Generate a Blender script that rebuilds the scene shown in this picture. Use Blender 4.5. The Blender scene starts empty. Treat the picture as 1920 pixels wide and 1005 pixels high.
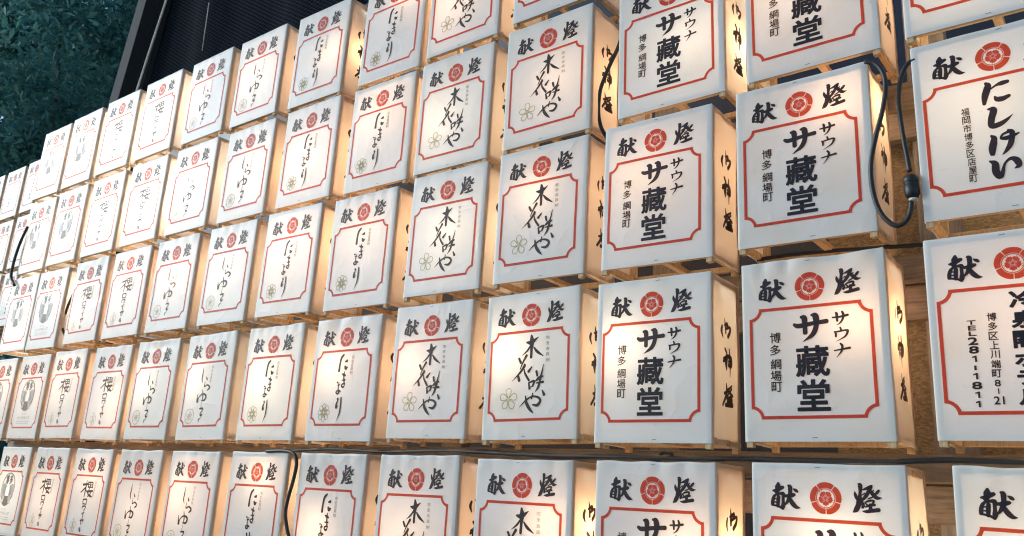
import bpy, bmesh, math, random
import numpy as np
from mathutils import Matrix, Vector

scene = bpy.context.scene
col = scene.collection
ZG = 1.65                      # height of the row datum above the ground

# ---------------------------------------------------------------- camera
CAM = np.array([0.7083, -1.7267, -0.1395]) + np.array([0, 0, ZG])
ROT = np.array([[0.791092, 0.608978, 0.057609], [0.117975, -0.244306, 0.962495], [-0.600213, 0.754626, 0.265113]])      # rows: right, up, forward
FPX = 1566.50
cd = bpy.data.cameras.new('camera')
cd.sensor_width = 36.0
cd.lens = FPX / 1920 * 36
cd.clip_start = .05
cd.clip_end = 3000
cd.dof.use_dof = True
cd.dof.focus_distance = 2.3
cd.dof.aperture_fstop = 9.0
cam = bpy.data.objects.new('camera', cd)
col.objects.link(cam)
m = Matrix.Identity(4)
for i in range(3):
    m[i][0], m[i][1], m[i][2], m[i][3] = ROT[0][i], ROT[1][i], -ROT[2][i], CAM[i]
cam.matrix_world = m
scene.camera = cam

# ---------------------------------------------------------------- sky, sun, exposure
SUN_EL, SUN_AZ = math.radians(19), math.radians(245)      # azimuth clockwise from +Y
w = bpy.data.worlds.new('World')
scene.world = w
w.use_nodes = True
nt = w.node_tree
bg = nt.nodes['Background']
sky = nt.nodes.new('ShaderNodeTexSky')
sky.sky_type = 'NISHITA'
sky.sun_disc = False
sky.sun_elevation = SUN_EL
sky.sun_rotation = SUN_AZ
sky.air_density = 1.0
sky.dust_density = .4
sky.ozone_density = 1.2
nt.links.new(sky.outputs[0], bg.inputs[0])
bg.inputs[1].default_value = .135
ld = bpy.data.lights.new('sun', 'SUN')
ld.energy = 1.9
ld.angle = math.radians(22)
ld.color = (.84, .95, 1)
sun = bpy.data.objects.new('sun', ld)
col.objects.link(sun)
sd = Vector((math.sin(SUN_AZ) * math.cos(SUN_EL), math.cos(SUN_AZ) * math.cos(SUN_EL), math.sin(SUN_EL)))
sun.rotation_euler = sd.to_track_quat('Z', 'Y').to_euler()
sun.location = (0, -4, 8)
vs = scene.view_settings
vs.view_transform = 'Standard'
vs.look = 'None'
vs.exposure = 0.52
vs.gamma = 1.0
vs.use_curve_mapping = False
scene.cycles.filter_width = 1.1

# ---------------------------------------------------------------- helpers
def at(px, py, y):
    """point of the vertical plane Y = y seen at a pixel of the 1920 x 1005 photograph"""
    d = ROT.T @ np.array([(px - 960) / FPX, (502.5 - py) / FPX, 1.0])
    return Vector((CAM + d * ((y - CAM[1]) / d[1])).tolist())


def tag(o, label=None, cat=None, group=None, kind=None):
    for k, v in (('label', label), ('category', cat), ('group', group), ('kind', kind)):
        if v:
            o[k] = v
    return o


def empty(name, loc=(0, 0, 0), roll=0.0):
    o = bpy.data.objects.new(name, None)
    o.empty_display_size = .05
    col.objects.link(o)
    o.location = loc
    o.rotation_euler = (0, roll, 0)
    return o


def link(name, me, parent=None, mats=()):
    for mt in mats:
        me.materials.append(mt)
    o = bpy.data.objects.new(name, me)
    col.objects.link(o)
    if parent:
        o.parent = parent
    return o


def mesh_np(name, verts, faces, smooth=False, mi=None):
    me = bpy.data.meshes.new(name)
    me.from_pydata([tuple(v) for v in np.asarray(verts).tolist()], [], faces)
    if smooth:
        me.polygons.foreach_set('use_smooth', [True] * len(me.polygons))
    if mi is not None:
        me.polygons.foreach_set('material_index', mi)
    me.update()
    return me


class MB:
    """collects boxes, bars and tubes, then links them as one mesh object"""
    def __init__(s):
        s.v, s.f = [], []

    def box(s, lo, hi, rot=None, piv=None):
        b = len(s.v)
        for x in (lo[0], hi[0]):
            for y in (lo[1], hi[1]):
                for z in (lo[2], hi[2]):
                    p = Vector((x, y, z))
                    if rot is not None:
                        p = rot @ (p - piv) + piv
                    s.v.append(tuple(p))
        for f in ((0, 1, 3, 2), (4, 6, 7, 5), (0, 4, 5, 1), (2, 3, 7, 6), (0, 2, 6, 4), (1, 5, 7, 3)):
            s.f.append([b + i for i in f])
        return s

    def bar(s, p, q, wx, wy):
        """box beam from p to q, wx along the horizontal normal, wy along the other"""
        p, q = Vector(p), Vector(q)
        d = (q - p).normalized()
        a = d.cross(Vector((0, 1, 0)))
        a = a.normalized() if a.length > 1e-4 else Vector((1, 0, 0))
        c = d.cross(a).normalized()
        b = len(s.v)
        for e in (p, q):
            for i, j in ((-1, -1), (1, -1), (1, 1), (-1, 1)):
                s.v.append(tuple(e + a * i * wx / 2 + c * j * wy / 2))
        s.f += [[b, b + 1, b + 2, b + 3], [b + 7, b + 6, b + 5, b + 4]]
        for i in range(4):
            j = (i + 1) % 4
            s.f.append([b + i, b + 4 + i, b + 4 + j, b + j])
        return s

    def tube(s, pts, r, n=8, steps=6):
        P = smooth_path([tuple(p) + ((r,) if not hasattr(r, '__len__') else (r[i],)) for i, p in enumerate(pts)], steps)
        b = len(s.v)
        k = len(P)
        up = Vector((.3, .2, .93)).normalized()
        for i in range(k):
            t = Vector(P[min(i + 1, k - 1)][:3]) - Vector(P[max(i - 1, 0)][:3])
            t.normalize()
            a = t.cross(up)
            if a.length < .05:
                a = t.cross(Vector((1, 0, 0)))
            a.normalize()
            c = t.cross(a)
            for j in range(n):
                an = 2 * math.pi * j / n
                s.v.append(tuple(Vector(P[i][:3]) + (a * math.cos(an) + c * math.sin(an)) * P[i][3]))
        for i in range(k - 1):
            for j in range(n):
                jj = (j + 1) % n
                s.f.append([b + i * n + j, b + i * n + jj, b + (i + 1) * n + jj, b + (i + 1) * n + j])
        s.f.append([b + j for j in range(n)][::-1])
        s.f.append([b + (k - 1) * n + j for j in range(n)])
        return s

    def lathe(s, prof, c, n=14):
        b = len(s.v)
        for r, z in prof:
            for j in range(n):
                an = 2 * math.pi * j / n
                s.v.append((c[0] + r * math.cos(an), c[1] + r * math.sin(an), c[2] + z))
        for i in range(len(prof) - 1):
            for j in range(n):
                jj = (j + 1) % n
                s.f.append([b + i * n + j, b + i * n + jj, b + (i + 1) * n + jj, b + (i + 1) * n + j])
        s.f.append([b + j for j in range(n)][::-1])
        s.f.append([b + (len(prof) - 1) * n + j for j in range(n)])
        return s

    def mesh(s, name, bevel=0.0, smooth=False):
        me = mesh_np(name, s.v, s.f, smooth)
        bm = bmesh.new()
        bm.from_mesh(me)
        bmesh.ops.recalc_face_normals(bm, faces=bm.faces)
        if bevel:
            bmesh.ops.bevel(bm, geom=[e for e in bm.edges], offset=bevel, segments=1, affect='EDGES')
        bm.to_mesh(me)
        bm.free()
        return me

    def build(s, name, mat, parent=None, bevel=0.0, smooth=False):
        return link(name, s.mesh(name, bevel, smooth), parent, [mat])


def smooth_path(P, steps=6):
    """Catmull-Rom through points of any dimension"""
    P = [np.array(p, float) for p in P]
    if len(P) < 3:
        n = max(2, steps)
        return [P[0] + (P[-1] - P[0]) * i / n for i in range(n + 1)]
    Q = [2 * P[0] - P[1]] + P + [2 * P[-1] - P[-2]]
    out = []
    for i in range(1, len(Q) - 2):
        a, b, c, d = Q[i - 1:i + 3]
        for k in range(steps):
            t = k / steps
            out.append(.5 * (2 * b + (c - a) * t + (2 * a - 5 * b + 4 * c - d) * t * t + (3 * b - a - 3 * c + d) * t ** 3))
    out.append(P[-1])
    return out


# ---------------------------------------------------------------- materials
def newmat(name):
    mt = bpy.data.materials.new(name)
    mt.use_nodes = True
    n = mt.node_tree.nodes
    n.clear()
    out = n.new('ShaderNodeOutputMaterial')
    return mt, n, mt.node_tree.links, out


def noise(n, l, scale, detail=4, vec=None, rough=.55):
    t = n.new('ShaderNodeTexNoise')
    t.inputs['Scale'].default_value = scale
    t.inputs['Detail'].default_value = detail
    t.inputs['Roughness'].default_value = rough
    if vec:
        l.new(vec, t.inputs['Vector'])
    return t


def ramp(n, l, src, stops):
    r = n.new('ShaderNodeValToRGB')
    while len(r.color_ramp.elements) < len(stops):
        r.color_ramp.elements.new(.5)
    for e, (p, c) in zip(r.color_ramp.elements, stops):
        e.position = p
        e.color = (*c, 1)
    l.new(src, r.inputs[0])
    return r


def bump(n, l, src, strength, dist):
    b = n.new('ShaderNodeBump')
    b.inputs['Strength'].default_value = strength
    b.inputs['Distance'].default_value = dist
    l.new(src, b.inputs['Height'])
    return b


def coords(n, l, scale=(1, 1, 1), kind='Object'):
    t = n.new('ShaderNodeTexCoord')
    mp = n.new('ShaderNodeMapping')
    mp.inputs['Scale'].default_value = scale
    l.new(t.outputs[kind], mp.inputs['Vector'])
    return mp.outputs[0]


def fabric(name, base, trans, fac, rough=.45, spec=.5):
    mt, n, l, out = newmat(name)
    v = coords(n, l)
    big = noise(n, l, 9, 3, v)
    oi = n.new('ShaderNodeObjectInfo')
    off = n.new('ShaderNodeVectorMath')                  # every sheet carries its own stains
    off.operation = 'MULTIPLY_ADD'
    l.new(oi.outputs['Random'], off.inputs[0])
    off.inputs[1].default_value = (37, 11, 23)
    l.new(v, off.inputs[2])
    l.new(off.outputs[0], big.inputs['Vector'])
    stain = ramp(n, l, big.outputs[0], [(.28, tuple(c * k for c, k in zip(base, (.93, .90, .84)))), (.5, tuple(c * .97 for c in base)), (.68, base)])
    fine = noise(n, l, 70, 5, off.outputs[0], .7)
    specks = ramp(n, l, fine.outputs[0], [(.27, (.72, .70, .66)), (.36, (1, 1, 1))])
    age = ramp(n, l, oi.outputs['Random'], [(0, (1, .985, .95)), (.5, (1, 1, 1)), (1, (.94, .955, .965))])
    mul = n.new('ShaderNodeMix')
    mul.data_type = 'RGBA'
    mul.blend_type = 'MULTIPLY'
    mul.inputs[0].default_value = 1
    l.new(stain.outputs[0], mul.inputs[6])
    l.new(specks.outputs[0], mul.inputs[7])
    mul2 = n.new('ShaderNodeMix')
    mul2.data_type = 'RGBA'
    mul2.blend_type = 'MULTIPLY'
    mul2.inputs[0].default_value = 1
    l.new(mul.outputs[2], mul2.inputs[6])
    l.new(age.outputs[0], mul2.inputs[7])
    weave = noise(n, l, 900, 2, v)
    b1 = bump(n, l, weave.outputs[0], .15, .0006)
    cr = noise(n, l, 7, 2.5, off.outputs[0], .5)         # sharp folds where the noise crosses its middle value
    sub = n.new('ShaderNodeMath')
    sub.operation = 'SUBTRACT'
    l.new(cr.outputs[0], sub.inputs[0])
    sub.inputs[1].default_value = .5
    ab = n.new('ShaderNodeMath')
    ab.operation = 'ABSOLUTE'
    l.new(sub.outputs[0], ab.inputs[0])
    fold = ramp(n, l, ab.outputs[0], [(0, (1, 1, 1)), (.035, (.35, .35, .35)), (.14, (0, 0, 0))])
    b2 = bump(n, l, fold.outputs[0], .24, .0022)
    l.new(b1.outputs[0], b2.inputs['Normal'])
    p = n.new('ShaderNodeBsdfPrincipled')
    l.new(mul2.outputs[2], p.inputs['Base Color'])
    p.inputs['Roughness'].default_value = rough
    p.inputs['Specular IOR Level'].default_value = spec
    l.new(b2.outputs[0], p.inputs['Normal'])
    tr = n.new('ShaderNodeBsdfTranslucent')
    tr.inputs[0].default_value = (*trans, 1)
    mx = n.new('ShaderNodeMixShader')
    mx.inputs[0].default_value = fac
    l.new(p.outputs[0], mx.inputs[1])
    l.new(tr.outputs[0], mx.inputs[2])
    l.new(mx.outputs[0], out.inputs[0])
    return mt


def ink(name, base, trans, fac, rough=.5, spec=.3):
    mt, n, l, out = newmat(name)
    p = n.new('ShaderNodeBsdfPrincipled')
    v = coords(n, l)
    nz = noise(n, l, 60, 4, v)
    r = ramp(n, l, nz.outputs[0], [(.3, tuple(c * .85 for c in base)), (.7, tuple(min(1, c * 1.12) for c in base))])
    l.new(r.outputs[0], p.inputs['Base Color'])
    p.inputs['Roughness'].default_value = rough
    p.inputs['Specular IOR Level'].default_value = spec
    tr = n.new('ShaderNodeBsdfTranslucent')
    tr.inputs[0].default_value = (*trans, 1)
    mx = n.new('ShaderNodeMixShader')
    mx.inputs[0].default_value = fac
    l.new(p.outputs[0], mx.inputs[1])
    l.new(tr.outputs[0], mx.inputs[2])
    l.new(mx.outputs[0], out.inputs[0])
    return mt


def wood(name, dark, light, scale=(3, 30, 30), rough=.7, knots=True):
    mt, n, l, out = newmat(name)
    v = coords(n, l, scale)
    g = noise(n, l, 4, 6, v, .65)
    v2 = coords(n, l, tuple(s * 5 for s in scale))
    f = noise(n, l, 5, 3, v2)
    mixv = n.new('ShaderNodeMath')
    mixv.operation = 'MULTIPLY_ADD'
    l.new(f.outputs[0], mixv.inputs[0])
    mixv.inputs[1].default_value = .35
    l.new(g.outputs[0], mixv.inputs[2])
    r = ramp(n, l, mixv.outputs[0], [(.45, dark), (.62, tuple((a + b) / 2 for a, b in zip(dark, light))), (.8, light)])
    p = n.new('ShaderNodeBsdfPrincipled')
    p.inputs['Roughness'].default_value = rough
    l.new(r.outputs[0], p.inputs['Base Color'])
    b = bump(n, l, mixv.outputs[0], .4, .002)
    l.new(b.outputs[0], p.inputs['Normal'])
    l.new(p.outputs[0], out.inputs[0])
    return mt


def plain(name, base, rough=.5, metal=0.0, nscale=20, var=.15, bstr=.1):
    mt, n, l, out = newmat(name)
    v = coords(n, l)
    nz = noise(n, l, nscale, 5, v)
    r = ramp(n, l, nz.outputs[0], [(.3, tuple(c * (1 - var) for c in base)), (.7, tuple(min(1, c * (1 + var)) for c in base))])
    p = n.new('ShaderNodeBsdfPrincipled')
    p.inputs['Roughness'].default_value = rough
    p.inputs['Metallic'].default_value = metal
    l.new(r.outputs[0], p.inputs['Base Color'])
    b = bump(n, l, nz.outputs[0], bstr, .003)
    l.new(b.outputs[0], p.inputs['Normal'])
    l.new(p.outputs[0], out.inputs[0])
    return mt


def chipboard(name):
    mt, n, l, out = newmat(name)
    v = coords(n, l, (90, 90, 190))
    vo = n.new('ShaderNodeTexVoronoi')
    vo.inputs['Scale'].default_value = 1.6
    vo.inputs['Randomness'].default_value = 1
    l.new(v, vo.inputs['Vector'])
    sep = n.new('ShaderNodeSeparateColor')
    l.new(vo.outputs['Color'], sep.inputs[0])
    r = ramp(n, l, sep.outputs[0], [(.0, (.15, .105, .06)), (.5, (.22, .16, .09)), (1, (.30, .22, .125))])
    p = n.new('ShaderNodeBsdfPrincipled')
    p.inputs['Roughness'].default_value = .8
    l.new(r.outputs[0], p.inputs['Base Color'])
    b = bump(n, l, sep.outputs[1], .5, .002)
    l.new(b.outputs[0], p.inputs['Normal'])
    l.new(p.outputs[0], out.inputs[0])
    return mt


def netmat(name):
    """black netting laid on a dark blue sheet: two crossed sets of threads"""
    mt, n, l, out = newmat(name)
    facs = []
    for ang in (32, -32):
        t = n.new('ShaderNodeTexCoord')
        mp = n.new('ShaderNodeMapping')
        mp.inputs['Rotation'].default_value = (0, math.radians(ang), 0)
        l.new(t.outputs['Object'], mp.inputs['Vector'])
        wv = n.new('ShaderNodeTexWave')
        wv.wave_type = 'BANDS'
        wv.bands_direction = 'Z'
        wv.inputs['Scale'].default_value = 12
        wv.inputs['Distortion'].default_value = .6
        wv.inputs['Detail Scale'].default_value = .6
        l.new(mp.outputs[0], wv.inputs['Vector'])
        facs.append(ramp(n, l, wv.outputs['Fac'], [(.78, (0, 0, 0)), (.95, (1, 1, 1))]))
    mx = n.new('ShaderNodeMix')
    mx.data_type = 'RGBA'
    mx.blend_type = 'LIGHTEN'
    mx.inputs[0].default_value = 1
    l.new(facs[0].outputs[0], mx.inputs[6])
    l.new(facs[1].outputs[0], mx.inputs[7])
    v = coords(n, l)
    cl = noise(n, l, 1.3, 4, v)
    sheet = ramp(n, l, cl.outputs[0], [(.3, (.002, .003, .006)), (.7, (.005, .008, .014))])
    m2 = n.new('ShaderNodeMix')
    m2.data_type = 'RGBA'
    l.new(mx.outputs[2], m2.inputs[0])
    l.new(sheet.outputs[0], m2.inputs[6])
    m2.inputs[7].default_value = (.020, .026, .036, 1)
    p = n.new('ShaderNodeBsdfPrincipled')
    p.inputs['Roughness'].default_value = 1
    p.inputs['Specular IOR Level'].default_value = .02
    l.new(m2.outputs[2], p.inputs['Base Color'])
    b = bump(n, l, cl.outputs[0], .6, .08)
    l.new(b.outputs[0], p.inputs['Normal'])
    l.new(p.outputs[0], out.inputs[0])
    return mt


def leafmat(name, a, b):
    mt, n, l, out = newmat(name)
    g = n.new('ShaderNodeNewGeometry')
    r = ramp(n, l, g.outputs['Random Per Island'], [(0, a), (.75, tuple((x + y) / 2 for x, y in zip(a, b))), (1, b)])
    p = n.new('ShaderNodeBsdfPrincipled')
    p.inputs['Roughness'].default_value = .6
    p.inputs['Specular IOR Level'].default_value = .3
    l.new(r.outputs[0], p.inputs['Base Color'])
    tr = n.new('ShaderNodeBsdfTranslucent')
    l.new(r.outputs[0], tr.inputs[0])
    mx = n.new('ShaderNodeMixShader')
    mx.inputs[0].default_value = .42
    l.new(p.outputs[0], mx.inputs[1])
    l.new(tr.outputs[0], mx.inputs[2])
    l.new(mx.outputs[0], out.inputs[0])
    return mt


def bulbmat(name, colour, strength):
    mt, n, l, out = newmat(name)
    e = n.new('ShaderNodeEmission')
    e.inputs[0].default_value = (*colour, 1)
    e.inputs[1].default_value = strength
    l.new(e.outputs[0], out.inputs[0])
    return mt


M = dict(
    front=fabric('white_front_sheet', (.75, .80, .82), (.88, .87, .85), .38, .48, .9),
    side=fabric('white_side_sheet', (.80, .80, .80), (.96, .86, .72), .70),
    black=ink('black_ink', (.009, .013, .026), (.14, .08, .05), .30),
    red=ink('red_ink', (.48, .055, .045), (.95, .17, .03), .46),
    white=ink('white_print', (.80, .78, .76), (.86, .8, .75), .3),
    olive=ink('olive_ink', (.24, .23, .06), (.5, .45, .12), .3),
    yellow=ink('pale_yellow_ink', (.66, .64, .40), (.8, .75, .5), .4),
    grey=ink('grey_ink', (.13, .14, .145), (.3, .28, .26), .35),
    pgrey=ink('pale_grey_ink', (.50, .52, .53), (.5, .48, .46), .35),
    batten=wood('pale_batten_wood', (.36, .23, .11), (.58, .40, .22), (40, 40, 4)),
    rail=wood('weathered_rail_wood', (.10, .075, .055), (.24, .18, .13), (2.5, 30, 30)),
    post=wood('weathered_post_wood', (.10, .085, .07), (.22, .19, .16), (30, 30, 2.5)),
    osb=chipboard('chipboard_sheet'),
    tarp=plain('navy_tarpaulin', (.005, .014, .036), .55, 0, 3, .4, .6),
    net=netmat('netting_on_dark_sheet'),
    hall=wood('blackened_timber', (.006, .008, .012), (.017, .021, .028), (14, 14, 1.2), .75),
    hallpost=wood('slate_grey_timber', (.009, .012, .016), (.02, .026, .032), (26, 26, 1.0), .85),
    roof=plain('dark_roof_metal', (.02, .023, .03), .6, 0, 6, .3),
    rope=plain('pale_rope', (.62, .60, .55), .8, 0, 200, .2),
    staple=plain('dull_staple_wire', (.16, .17, .18), .4, .6),
    rubber=plain('black_rubber', (.006, .008, .011), .5, 0, 120, .2),
    zip=plain('pale_tape', (.5, .5, .45), .5),
    socket=plain('white_plastic', (.6, .58, .54), .4),
    ground=plain('grey_paving', (.20, .19, .18), .85, 0, 12, .25, .4),
    bark=plain('grey_brown_bark', (.07, .055, .045), .9, 0, 30, .4, .8),
    leaf=leafmat('blue_green_leaf', (.028, .14, .155), (.17, .37, .30)),
    leaf2=leafmat('deep_green_leaf', (.024, .12, .16), (.10, .27, .28)),
)

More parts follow.
